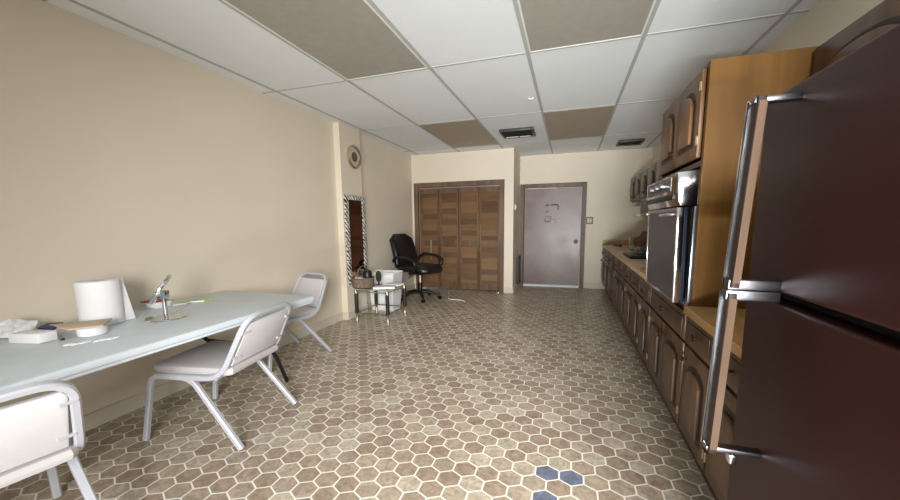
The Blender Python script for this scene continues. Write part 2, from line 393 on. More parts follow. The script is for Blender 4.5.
# closet: trim, track and four bifold leaves
b = nb(); tw = .078
box(b, OX0 - tw, OX0, CY - .022, CY + .03, 0, OZ + tw, .004); box(b, OX1, OX1 + tw, CY - .022, CY + .03, 0, OZ + tw, .004); box(b, OX0, OX1, CY - .022, CY + .03, OZ, OZ + tw, .004)
struct('trim_1', b, 'trim')
tr = struct('trim_2', box(nb(), OX0 + .003, OX1 - .003, CY + .034, CY + .06, OZ - .022, OZ - .004), 'brushed')
cl = bpy.data.objects.new('door_1', None); C.objects.link(cl); cl['kind'] = 'structure'; cl.location = (0, 0, 0)
lw = (OX1 - OX0 - .01) / 4
for i in range(4):
    x0 = OX0 + .005 + lw * i + .003; x1 = x0 + lw - .006; y0, y1 = CY + .035, CY + .065; st = .034
    b = nb()
    for (a, c_) in ((x0, x0 + st), (x1 - st, x1)): box(b, a, c_, y0, y1, .03, OZ - .025, .003)
    for z0, z1 in ((.03, .14), (.80, .90), (OZ - .11, OZ - .025)): box(b, x0 + st, x1 - st, y0 + .002, y1, z0, z1)
    fr = obj('leaf_frame', b, 'stile', cl)
    b = nb(); nsl = 0
    for z0, z1 in ((.14, .80), (.90, OZ - .11)):
        n = int(round((z1 - z0) / .049))
        for k in range(n):
            zc = z0 + (k + .5) * (z1 - z0) / n; h = .030
            prism(b, [(y0 + .006, zc - h), (y0 + .012, zc - h), (y1 - .002, zc + h - .004), (y1 - .008, zc + h - .004)], x0 + st, x1 - st, 'x')
    obj('louvres', b, 'slat', fr, smooth=False)
b = nb(); lathe(b, [(.006, 0), (.006, -.012), (.014, -.016), (.014, -.028), (.006, -.032)], (OX0 + 1 * lw - .03, CY + .036, .86), 'y', 14)
obj('knob', b, 'knob', cl)
struct('wall_closet_back', box(nb(), LX, KX - .1, CY + .55, CY + .6, 0, CZ), 'wall')
# far door
b = nb(); tw = .075
box(b, DX0 - tw, DX0, FY - .02, FY + .06, 0, DZ + tw, .004); box(b, DX1, DX1 + tw, FY - .02, FY + .06, 0, DZ + tw, .004); box(b, DX0, DX1, FY - .02, FY + .06, DZ, DZ + tw, .004)
struct('trim_3', b, 'trim')
dr = struct('door_2', box(nb(), DX0 + .006, DX1 - .006, FY + .012, FY + .052, .035, DZ - .012, .003), 'door')
b = nb(); lathe(b, [(.03, 0), (.032, -.006), (.012, -.01), (.012, -.04), (.03, -.05), (.034, -.066), (.028, -.08), (.004, -.084)], (.125, FY + .012, .85), 'y', 20)
obj('door_knob', b, 'knob', dr)
b = nb(); yy = FY + .0119
for (x0, x1, z0, z1) in ((-.42, -.36, 1.50, 1.525), (-.33, -.20, 1.505, 1.53), (-.21, -.19, 1.42, 1.51), (-.42, -.40, 1.37, 1.40), (-.39, -.37, 1.39, 1.41), (-.42, -.33, 1.21, 1.222), (-.43, -.42, 1.22, 1.30), (-.33, -.32, 1.22, 1.30), (-.42, -.33, 1.30, 1.31), (-.24, -.235, 1.18, 1.28), (-.30, -.25, 1.25, 1.256)):
    box(b, x0, x1, yy - .001, yy, z0, z1)
obj('tape_residue', b, 'tape', dr)
struct('trim_4', box(nb(), DX0 + .004, DX1 - .004, FY - .006, FY + .055, 0, .022, .003), 'whitep')
struct('trim_5', box(nb(), DX0 + .06, -.23, FY + .004, FY + .011, DZ - .012, DZ - .002), 'whitep')

# ------------------------------------------------------------------ ceiling lamps and vents
def lamp(i, j, m, label):
    x0, x1 = xs[i] + .013, xs[i + 1] - .013; y0, y1 = ys[j + 1] + .010, ys[j + 2] - .010
    t = thing('ceiling_light', label, 'ceiling light', ((x0 + x1) / 2, (y0 + y1) / 2, CZ), 0, 'unlit lay-in lights of the ceiling grid')
    w, l = (x1 - x0) / 2, (y1 - y0) / 2
    b = nb(); e = .012
    box(b, -w, -w + e, -l, l, -.004, .0038); box(b, w - e, w, -l, l, -.004, .0038); box(b, -w + e, w - e, -l, -l + e, -.004, .0038); box(b, -w + e, w - e, l - e, l, -.004, .0038)
    obj('frame', b, 'gridw' if m == 'diffn' else 'difff', t)
    obj('diffuser', box(nb(), -w + e, w - e, -l + e, l - e, -.001, .0038), m, t)
lamp(1, 0, 'diffn', 'grey unlit ceiling panel nearest the left wall, cut off by the top of the photo')
lamp(3, 0, 'diffn', 'grey unlit ceiling panel at the top of the photo, nearer the cabinets')
lamp(1, 2, 'difff', 'taupe unlit ceiling light panel in front of the closet doors')
lamp(3, 2, 'difff', 'taupe unlit ceiling light panel in front of the far door')
def vent(x, y, sx, sy, m, label, blade_glints):
    t = thing('ceiling_vent', label, 'vent', (x, y, CZ)); w, l = sx / 2, sy / 2
    b = nb(); e = .028; z0, z1 = -.030, .0035
    box(b, -w, -w + e, -l, l, z0, z1, .004); box(b, w - e, w, -l, l, z0, z1, .004); box(b, -w + e, w - e, -l, -l + e, z0, z1, .004); box(b, -w + e, w - e, l - e, l, z0, z1, .004)
    obj('frame', b, m, t); b = nb(); n = 7
    for k in range(n):
        yc = -l + e + (k + .5) * (2 * l - 2 * e) / n
        prism(b, [(yc - .012, -.025), (yc - .009, -.025), (yc + .014, -.002), (yc + .011, -.002)], -w + e, w - e, 'x')
    obj('slat_grille', b, m, t, smooth=False)
    obj('duct_plate', box(nb(), -w + e, w - e, -l + e, l - e, -.001, .0035), 'darkcav', t)
    if blade_glints:
        b = nb(); box(b, -w + .04, -.01, l - .075, l - .045, -.032, -.026); box(b, .01, w - .07, l - .07, l - .04, -.032, -.026)  # highlights on the blades, put in as pale strips
        obj('painted_blade_glint', b, 'gridw', t)
vent(-.695, 5.07, .44, .42, 'ventd', 'dark square ceiling vent grille with painted blade highlights above the closet corner', True)
vent(.85, 6.27, .36, .34, 'ventb', 'brown ceiling vent grille near the far wall beside the cabinets', False)
b = nb(); tube(b, smooth_path([(-.41, 3.75, CZ + .01), (-.41, 3.75, CZ - .012), (-.375, 3.75, CZ - .014), (-.37, 3.75, CZ + .0)], .012), .004, 8)
tag(obj('ceiling_hook', b, 'whitep'), 'tiny white hook hanging from a ceiling tile ahead of the square vent', 'hook')

# ------------------------------------------------------------------ small things on the walls
t = thing('clock', 'round brass rimmed wall clock high on the beige column above the striped mirror', 'clock', (PX, 4.09, 2.05))
b = nb(); lathe(b, [(.13, 0), (.142, .012), (.142, .03), (.13, .042), (.115, .036), (.112, .02)], (0, 0, 0), 'x', 36); obj('rim', b, 'brass', t)
b = nb(); lathe(b, [(.112, .012), (.112, .026), (.06, .028)], (0, 0, 0), 'x', 36); obj('dial', b, 'dial', t)
b = nb(); lathe(b, [(.062, .026), (.062, .031), (.01, .032)], (0, 0, 0), 'x', 28); obj('dial_centre', b, 'taupe', t)
t = thing('hanging_mirror', 'tall narrow mirror in a black and white striped frame hung on the column', 'mirror', (PX, 4.075, .44))
b = nb(); w, h, fw = .215, 1.13, .06
def wavy(y0, y1, z0, z1): box(b, 0, .028, y0, y1, z0, z1, .008)
wavy(-w, -w + fw, 0, h); wavy(w - fw, w, 0, h); wavy(-w + fw, w - fw, 0, fw); wavy(-w + fw, w - fw, h - fw, h)
for k in range(28):
    z = .02 + k * (h - .04) / 27
    for y in (-w, w): lathe(b, [(.002, 0), (.012, .004), (.012, .020), (.002, .026)], (0, y, z), 'x', 8)
obj('frame', b, 'zebra', t)
obj('mirror_glass', box(nb(), .004, .016, -w + fw, w - fw, fw, h - fw), 'mirror', t)
t = thing('thermostat', 'small white thermostat on the corner wall left of the far door', 'thermostat', (KX, 6.26, 1.465))
obj('case', box(nb(), 0, .02, -.045, .045, -.045, .045, .005), 'whitep', t)
b = nb(); lathe(b, [(.022, .019), (.022, .028), (.016, .030)], (0, 0, 0), 'x', 20); obj('dial', b, 'dial', t)
t = thing('grille_panel', 'tall dark grille panel standing low on the corner wall beside the far door', 'grille', (KX + .013, 6.66, .08))
b = nb(); box(b, 0, .03, -.17, -.15, 0, .50); box(b, 0, .03, .15, .17, 0, .50); box(b, 0, .03, -.15, .15, 0, .02); box(b, 0, .03, -.15, .15, .48, .50); obj('frame', b, 'black', t)
b = nb()
for k in range(12): prism(b, [(.004, .03 + k * .038), (.008, .03 + k * .038), (.028, .055 + k * .038), (.024, .055 + k * .038)], -.15, .15, 'y')
obj('slat_grille', b, 'ventd', t, smooth=False)
t = thing('light_switch', 'beige double switch plate with a dark edge right of the far door', 'light switch', (.345, FY, 1.225))
obj('plate', box(nb(), -.055, .055, -.006, 0, -.062, .062, .004), 'black', t)
obj('cover', box(nb(), -.044, .044, -.010, -.005, -.050, .050, .003), 'dial', t)
for x in (-.02, .02): b = nb(); box(b, x - .008, x + .008, -.018, -.009, -.014, .014, .002); obj('toggle', b, 'whitep', t)

# ------------------------------------------------------------------ right hand cabinets
FX = .60       # cabinet front plane
def knob(p, y, z, par, x=FX - .02, m='knob'):
    b = nb(); lathe(b, [(.006, 0), (.006, -.014), (.016, -.018), (.018, -.026), (.010, -.032)], (x, y, z), 'x', 14); return obj('knob', b, m, par)
def panel_door(par, y0, y1, z0, z1, x=FX, m='doorwood', knob_y=None, knob_z=None, hinge_y=None, rise=.05, name='door'):
    """framed door facing -x with an arched raised panel."""
    d = obj(name, box(nb(), x - .02, x, y0, y1, z0, z1, .004), m, par)
    s = .058; a, c = y0 + s, y1 - s; top = z1 - s - rise; cyy = (a + c) / 2; hw = (c - a) / 2
    out = [(a, z0 + s), (c, z0 + s), (c, top)] + [(cyy + hw * .92 * math.cos(th), top + rise * math.sin(th)) for th in [PI * k / 12 for k in range(1, 12)]] + [(a, top)]
    b = nb(); prism(b, out, x - .0215, x - .015, 'x'); obj('groove_shade', b, 'arch', d)  # dark sheet, the recess shade put into its wood colour
    def sh(p, k): return (cyy + (p[0] - cyy) * (1 - k / hw), (z0 + z1) / 2 + (p[1] - (z0 + z1) / 2) * (1 - k / ((z1 - z0) / 2)))
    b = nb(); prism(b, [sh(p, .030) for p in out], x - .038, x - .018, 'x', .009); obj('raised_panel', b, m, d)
    if knob_y is not None: knob(None, knob_y, knob_z if knob_z else z1 - .06, d, x - .02)
    if hinge_y is not None:
        for z in (z0 + .08, z1 - .08):
            b = nb(); tube(b, [(x - .024, hinge_y, z - .022), (x - .024, hinge_y, z + .022)], .005, 8); box(b, x - .023, x - .02, hinge_y - .008, hinge_y + .008, z - .018, z + .018); obj('hinge', b, 'hinge', d)
    return d
def drawer(par, y0, y1, z0=.60, z1=.745, kn=True):
    d = obj('drawer', box(nb(), FX - .02, FX, y0, y1, z0, z1, .005), 'doorwood', par)
    obj('drawer_panel', box(nb(), FX - .026, FX - .019, y0 + .03, y1 - .03, z0 + .028, z1 - .028, .003), 'darkwood', d)
    if kn: knob(None, (y0 + y1) / 2, (z0 + z1) / 2, d, FX - .025)
def base_unit(y0, y1, n, label, cap=.762, doors=None):
    t = thing('base_cabinet', label, 'cabinet', (0, 0, 0), 0, 'base cabinets under the long counter')
    b = nb(); box(b, FX, RX - .004, y0 + .001, y1 - .001, .12, cap); box(b, FX + .045, RX - .004, y0 + .001, y1 - .001, 0, .12)
    obj('carcass', b, 'darkwood', t)
    w = (y1 - y0) / n
    for i in range(n):
        a, c = y0 + w * i + .012, y0 + w * (i + 1) - .012
        drawer(t, a, c); panel_door(t, a, c, .14, .585, knob_y=(c - .035 if i % 2 else a + .035), hinge_y=(a if i % 2 else c))
    return t
base_unit(5.715, 6.86, 2, 'dark wood base cabinet at the far end of the counter, against the far wall')
base_unit(4.505, 5.71, 2, 'dark wood base cabinet second from the far wall, below the range hood')
base_unit(3.625, 4.50, 2, 'dark wood base cabinet third from the far wall, midway along the long counter')
base_unit(2.875, 3.62, 2, 'dark wood base cabinet just beyond the wall oven cabinet')
base_unit(1.285, 2.045, 2, 'dark wood base cabinet between the wall oven cabinet and the refrigerator', .745)
# long counter
t = thing('countertop', 'long tan laminate countertop running from the oven cabinet to the far wall', 'countertop')
obj('slab', box(nb(), .575, RX - .002, 2.872, FY - .002, .764, .80, .005), 'counter', t)
obj('edge_band', box(nb(), .568, .576, 2.872, FY - .002, .762, .801, .002), 'counter', t)
b = nb(); box(b, .575, RX - .002, FY - .022, FY - .002, .80, .88, .003); box(b, RX - .02, RX - .002, 2.875, FY - .024, .80, .88, .003); obj('backsplash', b, 'counter', t)
t = thing('countertop', 'short honey coloured countertop between the refrigerator and the oven cabinet', 'countertop')
obj('slab', box(nb(), .575, RX - .002, 1.285, 2.046, .747, .785, .004), 'counteredge', t)
obj('edge_band', box(nb(), .566, .576, 1.285, 2.046, .745, .786, .002), 'counteredge', t)
# tall oven cabinet: carcass with a real oven opening
TY0, TY1, TZ = 2.05, 2.87, 1.945
t = thing('oven_cabinet', 'tall honey wood cabinet housing the wall oven with arched doors above it', 'cabinet')
b = nb()
box(b, FX, RX - .004, TY0, TY0 + .03, .12, TZ); obj('near_side_panel', b, 'side', t)
b = nb(); box(b, FX, RX - .004, TY1 - .03, TY1, .12, TZ); box(b, FX, RX - .004, TY0 + .03, TY1 - .03, TZ - .02, TZ)
box(b, FX, RX - .004, TY0 + .03, TY1 - .03, .745, .768); box(b, FX, RX - .004, TY0 + .03, TY1 - .03, 1.475, 1.50); box(b, FX, RX - .004, TY0 + .03, TY1 - .03, .12, .14)
box(b, RX - .02, RX - .004, TY0 + .03, TY1 - .03, .14, TZ - .02); box(b, FX + .045, RX - .004, TY0, TY1, 0, .12)
box(b, FX, FX + .02, TY0 + .03, TY1 - .03, .14, .745)
obj('carcass', b, 'darkwood', t)
drawer(t, TY0 + .015, TY1 - .015, .60, .745)
ym = (TY0 + TY1) / 2
panel_door(t, TY0 + .012, ym - .004, .14, .585, knob_y=ym - .05, hinge_y=TY0 + .012)
panel_door(t, ym + .004, TY1 - .012, .14, .585, knob_y=ym + .05, hinge_y=TY1 - .012)
panel_door(t, TY0 + .04, ym - .004, 1.515, 1.925, m='upwood', hinge_y=TY0 + .04, rise=.08, name='upper_door')
panel_door(t, ym + .004, TY1 - .02, 1.515, 1.925, m='upwood', knob_y=ym + .05, knob_z=1.60, rise=.08, name='upper_door')
obj('pale_edge_strip', box(nb(), FX - .006, FX + .03, TY1, TY1 + .006, 1.50, TZ), 'base', t)
# wall oven, door ajar at the top
t = thing('built_in_oven', 'chrome trimmed wall oven with its dark glass door ajar, built into the tall cabinet', 'oven')
OY0, OY1 = TY0 + .032, TY1 - .085
b = nb(); box(b, FX - .018, FX, OY0 - .022, OY0 + .02, .775, 1.28, .003); box(b, FX - .018, FX, OY1 - .02, OY1 + .022, .775, 1.28, .003); box(b, FX - .018, FX, OY0 + .02, OY1 - .02, .775, .80, .003)
obj('trim_frame', b, 'brushed', t)
b = nb(); box(b, FX - .001, 1.1, OY0 + .01, OY1 - .01, .80, 1.28); obj('oven_body', b, 'darkcav', t)
b = nb(); prism(b, [(FX, 1.285), (FX, 1.455), (.503, 1.447), (.503, 1.36), (.52, 1.285)], OY0 - .02, OY1 + .02, 'y', .004); cp = obj('control_panel', b, 'chrome', t)
obj('control_face', box(nb(), .4995, .505, OY0 + .09, OY1 - .03, 1.365, 1.435), 'ovenglass', cp)
b = nb(); box(b, .497, .51, OY0 + .03, OY1 - .02, 1.318, 1.348, .002); obj('vent_slot', b, 'black', cp)
for k, y in enumerate((OY0 + .24, OY0 + .36, OY0 + .50)):
    b = nb(); lathe(b, [(.018, 0), (.018, -.02), (.014, -.024)], (.50, y, 1.40), 'x', 16); obj('knob', b, 'brushed', cp)
# door hinged along its foot
dz0, dz1 = .790, 1.278; ang = math.radians(1.0)
dd = obj('oven_door', box(nb(), -.050, -.012, OY0, OY1, 0, dz1 - dz0, .003), 'blued', t); dd.location = (FX - .018, 0, dz0); dd.rotation_euler = (0, -ang, 0)
b = nb(); h = dz1 - dz0
box(b, -.060, -.026, OY0 - .002, OY0 + .014, 0, h, .003); box(b, -.060, -.040, OY1 - .02, OY1 + .002, 0, h, .003); box(b, -.058, -.040, OY0 + .014, OY1 - .02, 0, .018); box(b, -.058, -.040, OY0 + .014, OY1 - .02, h - .018, h)
obj('door_trim', b, 'chrome', dd)
obj('glass_front', box(nb(), -.0565, -.044, OY0 + .014, OY1 - .02, .018, h - .018), 'ovenglass', dd)
b = nb(); tube(b, smooth_path([(-.055, OY0 + .03, h - .035), (-.085, OY0 + .03, h - .035), (-.078, OY0 + .26, h - .035), (-.055, OY0 + .26, h - .035)], .02), .009, 10)
obj('handle', b, 'chrome', dd)
# hanging wall cabinets past the oven, and the hood
t = thing('hanging_cabinet', 'row of dark wood hanging wall cabinets with arched doors beyond the oven', 'cabinet')
b = nb(); prism(b, [(2.885, 1.50), (6.50, 1.50), (6.57, 1.56), (6.57, 1.885), (2.885, 1.885)], .95, RX - .004, 'x'); obj('carcass', b, 'darkwood', t)
n = 8; w = (6.55 - 2.90) / n
for i in range(n): panel_door(t, 2.90 + w * i + .006, 2.90 + w * (i + 1) - .006, 1.52, 1.87, x=.95, rise=.06, knob_y=2.90 + w * (i + (.15 if i % 2 else .85)), knob_z=1.56)
t = thing('range_hood', 'dark range hood with a chrome lip under the hanging cabinets', 'range hood')
b = nb(); prism(b, [(4.62, 1.30), (5.50, 1.30), (5.50, 1.498), (4.62, 1.498)], .92, RX - .004, 'x'); obj('shroud', b, 'darkwood', t)
obj('chrome_lip', box(nb(), .83, RX - .004, 4.60, 5.52, 1.268, 1.298, .006), 'chrome', t)
# cabinet over the refrigerator
t = thing('hanging_cabinet', 'dark wood wall cabinet with arched doors above the refrigerator', 'cabinet')
obj('carcass', box(nb(), .99, RX - .004, .30, 2.046, 1.60, 1.94), 'darkwood', t)
for a, c in ((.31, .88), (.89, 1.46), (1.47, 2.03)): panel_door(t, a, c, 1.615, 1.925, x=.99, rise=.07)

# ------------------------------------------------------------------ refrigerator
t = thing('refrigerator', 'large dark maroon refrigerator with a top freezer and long chrome handles at the right edge', 'refrigerator')
RY0, RY1, RZ = .36, 1.245, 1.53
obj('body', box(nb(), .565, RX - .03, RY0 + .005, RY1 - .005, .03, RZ - .006, .006), 'fridge', t)
b = nb(); box(b, .553, .565, RY0 + .02, RY1 - .02, .10, RZ - .03); obj('gasket', b, 'gasket', t)
fd = obj('freezer_door', box(nb(), .50, .553, RY0, RY1, 1.032, RZ, .010, 3), 'fridge', t)
rd = obj('refrigerator_door', box(nb(), .50, .553, RY0, RY1, .085, 1.006, .010, 3), 'fridge', t)
obj('kick_grille', box(nb(), .54, .565, RY0 + .02, RY1 - .02, .02, .08), 'black', t)
def handle(par, x0, z0, x1, z1, top, hy=1.085):
    hw, hd = .0088, .026
    b = nb(); prism(b, [(x0 - hw, z0), (x0 + hw, z0), (x1 + hw, z1), (x1 - hw, z1)], hy - hd, hy + hd, 'y', .002); h_ = obj('handle', b, 'handled', par)
    b = nb(); prism(b, [(x0 - hw * .9, z0 + .012), (x0 + hw, z0 + .012), (x1 + hw, z1 - .012), (x1 - hw * .9, z1 - .012)], hy - hd - .0025, hy - hd + .002, 'y'); obj('tan_inlay', b, 'inlay', h_)
    b = nb(); prism(b, [(x0 - hw - .003, z0), (x0 - hw + .002, z0), (x1 - hw + .002, z1), (x1 - hw - .003, z1)], hy + hd - .004, hy + hd + .001, 'y'); obj('chrome_edge', b, 'chrome', h_)
    for (x, z, mid) in ((x0, z0 + .006, top), (x1, z1 - .006, not top)):
        k = .013 if mid else .007
        b = nb(); box(b, x - hw - .003, .502, hy - .015, hy + .015, z - k, z + k, .003); obj('bracket', b, 'hchrome', h_)
handle(fd, .402, 1.043, .421, 1.500, True)
handle(rd, .386, .590, .399, 1.028, False)
b = nb(); box(b, .430, .446, 1.07, 1.10, .560, .588, .003); obj('handle_foot', b, 'chrome', rd)

# ------------------------------------------------------------------ folding table
t = thing('folding_table', 'long white plastic folding table standing against the left wall', 'table')
TX0, TX1, TYA, TYB, TH = -2.703, -1.805, -.30, 2.205, .68
tp = obj('tabletop', box(nb(), TX0, TX1, TYA, TYB, TH - .038, TH, .012, 3), 'table', t)
b = nb(); e = .012
box(b, TX0 + .02, TX1 - .008, TYA + .02, TYB - .008, TH - .052, TH - .036, .006); obj('lower_lip', b, 'table', t)
for y in (1.98, .05):
    b = nb()
    tube(b, smooth_path([(TX0 + .12, y - .30, TH - .06), (TX0 + .12, y, .30), (TX0 + .10, y + .06, .012), (TX0 + .10, y + .10, .012)][0:3], .1), .014, 10)
    tube(b, smooth_path([(TX1 - .20, y - .30, TH - .06), (TX1 - .20, y, .30), (TX1 - .24, y + .14, .012)], .1), .014, 10)
    tube(b, [(TX0 + .12, y - .06, .36), (TX1 - .20, y - .06, .36)], .010, 8)
    obj('leg_frame', b, 'tleg', t)
b = nb(); box(b, TX0 + .10, TX1 - .12, 1.62, 1.66, TH - .075, TH - .05); box(b, TX0 + .10, TX1 - .12, .30, .34, TH - .075, TH - .05); obj('leg_hinge_bar', b, 'black', t)

# ------------------------------------------------------------------ stacking chairs
def make_chair(label):
    t = thing('stacking_chair', label, 'chair', (0, 0, 0), 0, 'grey metal stacking chairs at the table')
    sz = .385
    for s in (-1, 1):
        b = nb()
        tube(b, smooth_path([(s * .245, .30, .008), (s * .225, .235, sz), (s * .225, -.02, sz), (s * .25, -.31, .008)], .06), .0145, sq=True)
        obj('leg', b, 'cframe', t)
    b = nb()   # seat: padded, thicker towards the front
    w, d = .225, .255
    out = [(-w + .03, d), (-w, d - .05), (-w + .01, -d + .02), (-w + .03, -d), (w - .03, -d), (w - .01, -d + .02), (w, d - .05), (w - .03, d)]
    prism(b, out, sz + .012, sz + .062, 'z', .022)
    st = obj('seat', b, 'seatv', t)
    b = nb()
    tube(b, smooth_path([(.225, .20, sz + .004), (.225, -.20, sz + .004), (.195, -.37, .730), (-.195, -.37, .730), (-.225, -.20, sz + .004), (-.225, .20, sz + .004)], .10, 8), .0145, sq=True, up=(1, 0, 0))
    obj('back_frame', b, 'cframe', t)
    b = nb(); tube(b, [(-.225, .19, sz + .002), (.225, .19, sz + .002)], .010, 8); tube(b, [(-.225, -.17, sz + .002), (.225, -.17, sz + .002)], .010, 8); obj('cross_bar', b, 'cframe', t)
    # backrest pad leaning with the posts
    b = nb(); z0, z1 = .450, .690
    def yat(z): return -.20 - (z - sz) / (.730 - sz) * .17
    vs = []
    prism(b, [(-.192, 0), (.192, 0), (.184, z1 - z0 - .02), (.168, z1 - z0), (-.168, z1 - z0), (-.184, z1 - z0 - .02)], -.016, .018, 'y', .008)
    for v in b.verts: v.co.y += yat(z0 + v.co.z); v.co.z += z0
    bk = obj('backrest', b, 'vinyl', t)
    for s in (-1, 1):
        for z in (.50, .64):
            b = nb(); tube(b, [(s * .160, yat(z) - .020, z), (s * .206, yat(z) - .012, z)], .007, 8); obj('back_bracket', b, 'cframe', bk)
    return t
ch = make_chair('pale grey stacking chair at the middle of the long table side, seen whole')
ch.location = (-2.00, 1.56, 0); ch.rotation_euler = (0, 0, math.radians(99))
c2 = copy_tree(ch); c2.location = (-1.92, .555, 0); c2.rotation_euler = (0, 0, math.radians(79)); c2['label'] = 'nearest pale grey stacking chair, cut off by the bottom left corner of the photo'
c3 = copy_tree(ch); c3.location = (-2.46, 2.55, 0); c3.rotation_euler = (0, 0, math.radians(166)); c3['label'] = 'pale grey stacking chair at the far end of the table beside the left wall'

# ------------------------------------------------------------------ things on the table
Z = TH + .0005
t = thing('paper_towel_roll', 'standing white paper towel roll with its loose sheet hanging at the right', 'paper towel', (-2.445, 1.25, Z))
b = nb(); lathe(b, [(.088, 0), (.093, .004), (.093, .238), (.088, .244), (.036, .244), (.036, .225)], (0, 0, 0), 'z', 40); obj('roll', b, 'paper', t)
b = nb(); lathe(b, [(.035, .19), (.035, .242), (.024, .242)], (0, 0, 0), 'z', 24); obj('core', b, 'card', t)
b = nb(); vs_ = []
for (u, v, z) in ((.068, -.03, .002), (.134, .02, .002), (.098, .02, .246), (.063, -.03, .246)):
    for e_ in (0, .006): vs_.append(b.verts.new((u * .54 + (v + e_) * -.84, u * .84 + (v + e_) * .54, z)))
for q_ in ((0, 2, 4, 6), (1, 7, 5, 3), (0, 1, 3, 2), (2, 3, 5, 4), (4, 5, 7, 6), (6, 7, 1, 0)): b.faces.new([vs_[k] for k in q_])
obj('loose_sheet', b, 'paper', t)
t = thing('cardboard_flap', 'flat tan cardboard with a dark blue printed end, resting before the paper towel roll', 'cardboard', (-2.30, 1.09, Z + .047))
b = nb(); prism(b, [(x + 2.30, y - 1.09) for x, y in ((-2.44, 1.03), (-2.242, 1.01), (-2.155, 1.10), (-2.275, 1.20), (-2.36, 1.11))], 0, .008, 'z', .002); obj('sheet', b, 'card', t)
b = nb(); prism(b, [(x + 2.30, y - 1.09) for x, y in ((-2.43, .985), (-2.50, 1.055), (-2.44, 1.085), (-2.33, 1.0))], -.003, .006, 'z', .002); obj('printed_end', b, 'navy', t)
b = nb(); lathe(b, [(.050, 0), (.056, .004), (.058, .043), (.054, .045), (.045, .042)], (0, 0, 0), 'z', 28)
tag(obj('small_tub', b, 'whitep', loc=(-2.245, 1.10, Z)), 'low white round tub under the near edge of the tan cardboard', 'tub')
t = thing('small_box', 'small white paper carton lying near the left end of the table', 'box', (-2.385, .950, Z), math.radians(-76))
obj('carton', box(nb(), -.035, .035, -.08, .07, 0, .046, .004), 'paper', t)
b = nb(); prism(b, [(-.033, 0), (.033, .004), (.030, .042), (0, .048), (-.032, .044)], .070, .082, 'y', .002); obj('end_flap', b, 'paper', t)
b = nb(); bmesh.ops.create_icosphere(b, subdivisions=3, radius=1)
for v in b.verts:
    n = v.co.normalized(); k = 1 + .28 * math.sin(7 * n.x + 3 * n.y) * math.cos(6 * n.z + 2 * n.x) + random.uniform(-.1, .1)
    v.co = Vector((n.x * .055 * k, n.y * .085 * k, max(0, .036 + n.z * .042 * k)))
tag(obj('crumpled_paper', b, 'paper', smooth=False, loc=(-2.61, .965, Z)), 'crumpled white paper at the far left of the table against the wall', 'paper')
b = nb(); tube(b, smooth_path([(-.04, -.12, .006), (.02, -.02, .006), (.01, .04, .006), (-.02, .06, .006)], .06), .007, 8)
tag(obj('strap', b, 'navy', loc=(-2.53, .83, Z)), 'dark blue curved strap lying below the crumpled paper', 'strap')
b = nb()
for k in range(9):
    x = -.05 + k * .012; y = -.06 + k * .016 + random.uniform(-.01, .01)
    bmesh.ops.create_icosphere(b, subdivisions=1, radius=.012, matrix=Matrix.Translation((x + random.uniform(-.012, .012), y, .006)) @ Matrix.Scale(.5, 4, (0, 0, 1)) @ Matrix.Scale(1.8, 4, (0, 1, 0)))
tag(obj('tissue_scrap', b, 'paper', smooth=False, loc=(-2.085, 1.02, Z)), 'small torn white tissue scrap in front of the white tub', 'tissue')
b = nb(); lathe(b, [(.004, 0), (.008, .002), (.008, .008), (.002, .011)], (0, 0, 0), 'z', 10)
tag(obj('black_cap', b, 'black', loc=(-2.275, 1.00, Z)), 'tiny black cap on the table between the white carton and the tub', 'cap')
# vanity mirror
t = thing('vanity_mirror', 'chrome tilting vanity mirror on a round foot, standing on the white table', 'mirror', (-2.215, 1.425, Z), math.radians(20))
b = nb(); lathe(b, [(.098, 0), (.102, .004), (.098, .009), (.03, .014), (.014, .022)], (0, 0, 0), 'z', 40); obj('foot', b, 'chrome', t)
b = nb(); tube(b, [(0, 0, .012), (0, 0, .150)], .012, 14); obj('stem', b, 'chrome', t)
b = nb(); lathe(b, [(.088, -.010), (.095, -.008), (.097, 0), (.095, .008), (.086, .010)], (0, 0, 0), 'x', 40); hd = obj('mirror_head', b, 'chrome', t)
vd = Vector((-.84, .54, 0)); rt = Vector((.54, .84, 0)); a_ = math.radians(33)
nn = (rt * math.cos(a_) - Vector((0, 0, 1)) * math.sin(a_) - vd * .12).normalized()
hd.matrix_parent_inverse = Matrix.Identity(4); hd.location = (-.012, 0, .172)
hd.rotation_euler = (Matrix.Rotation(-math.radians(20), 3, 'Z') @ nn).to_track_quat('X', 'Z').to_euler()
b = nb(); lathe(b, [(.082, .0095), (.082, .0115), (.01, .0118)], (0, 0, 0), 'x', 36); obj('mirror_glass', b, 'mirrorc', hd)
b = nb(); box(b, -.022, .022, -.020, .020, .120, .165, .006); obj('swivel', b, 'chrome', t)
t = thing('sauce_cup', 'small white cup with a red lid behind the chrome vanity mirror', 'cup', (-2.56, 1.61, Z))
b = nb(); prism(b, [(-.050, -.05), (.050, -.05), (.050, .05), (-.050, .05)], 0, .04, 'z', .006)
for v in b.verts: k = .8 + .2 * v.co.z / .04; v.co.x *= k; v.co.y *= k
obj('cup', b, 'whitep', t)
b = nb(); prism(b, [(-.053, -.053), (.053, -.053), (.053, .053), (-.053, .053)], .0395, .046, 'z', .002)
ld = obj('lid', b, 'red', t); ld.location = (-.02, -.01, .002)
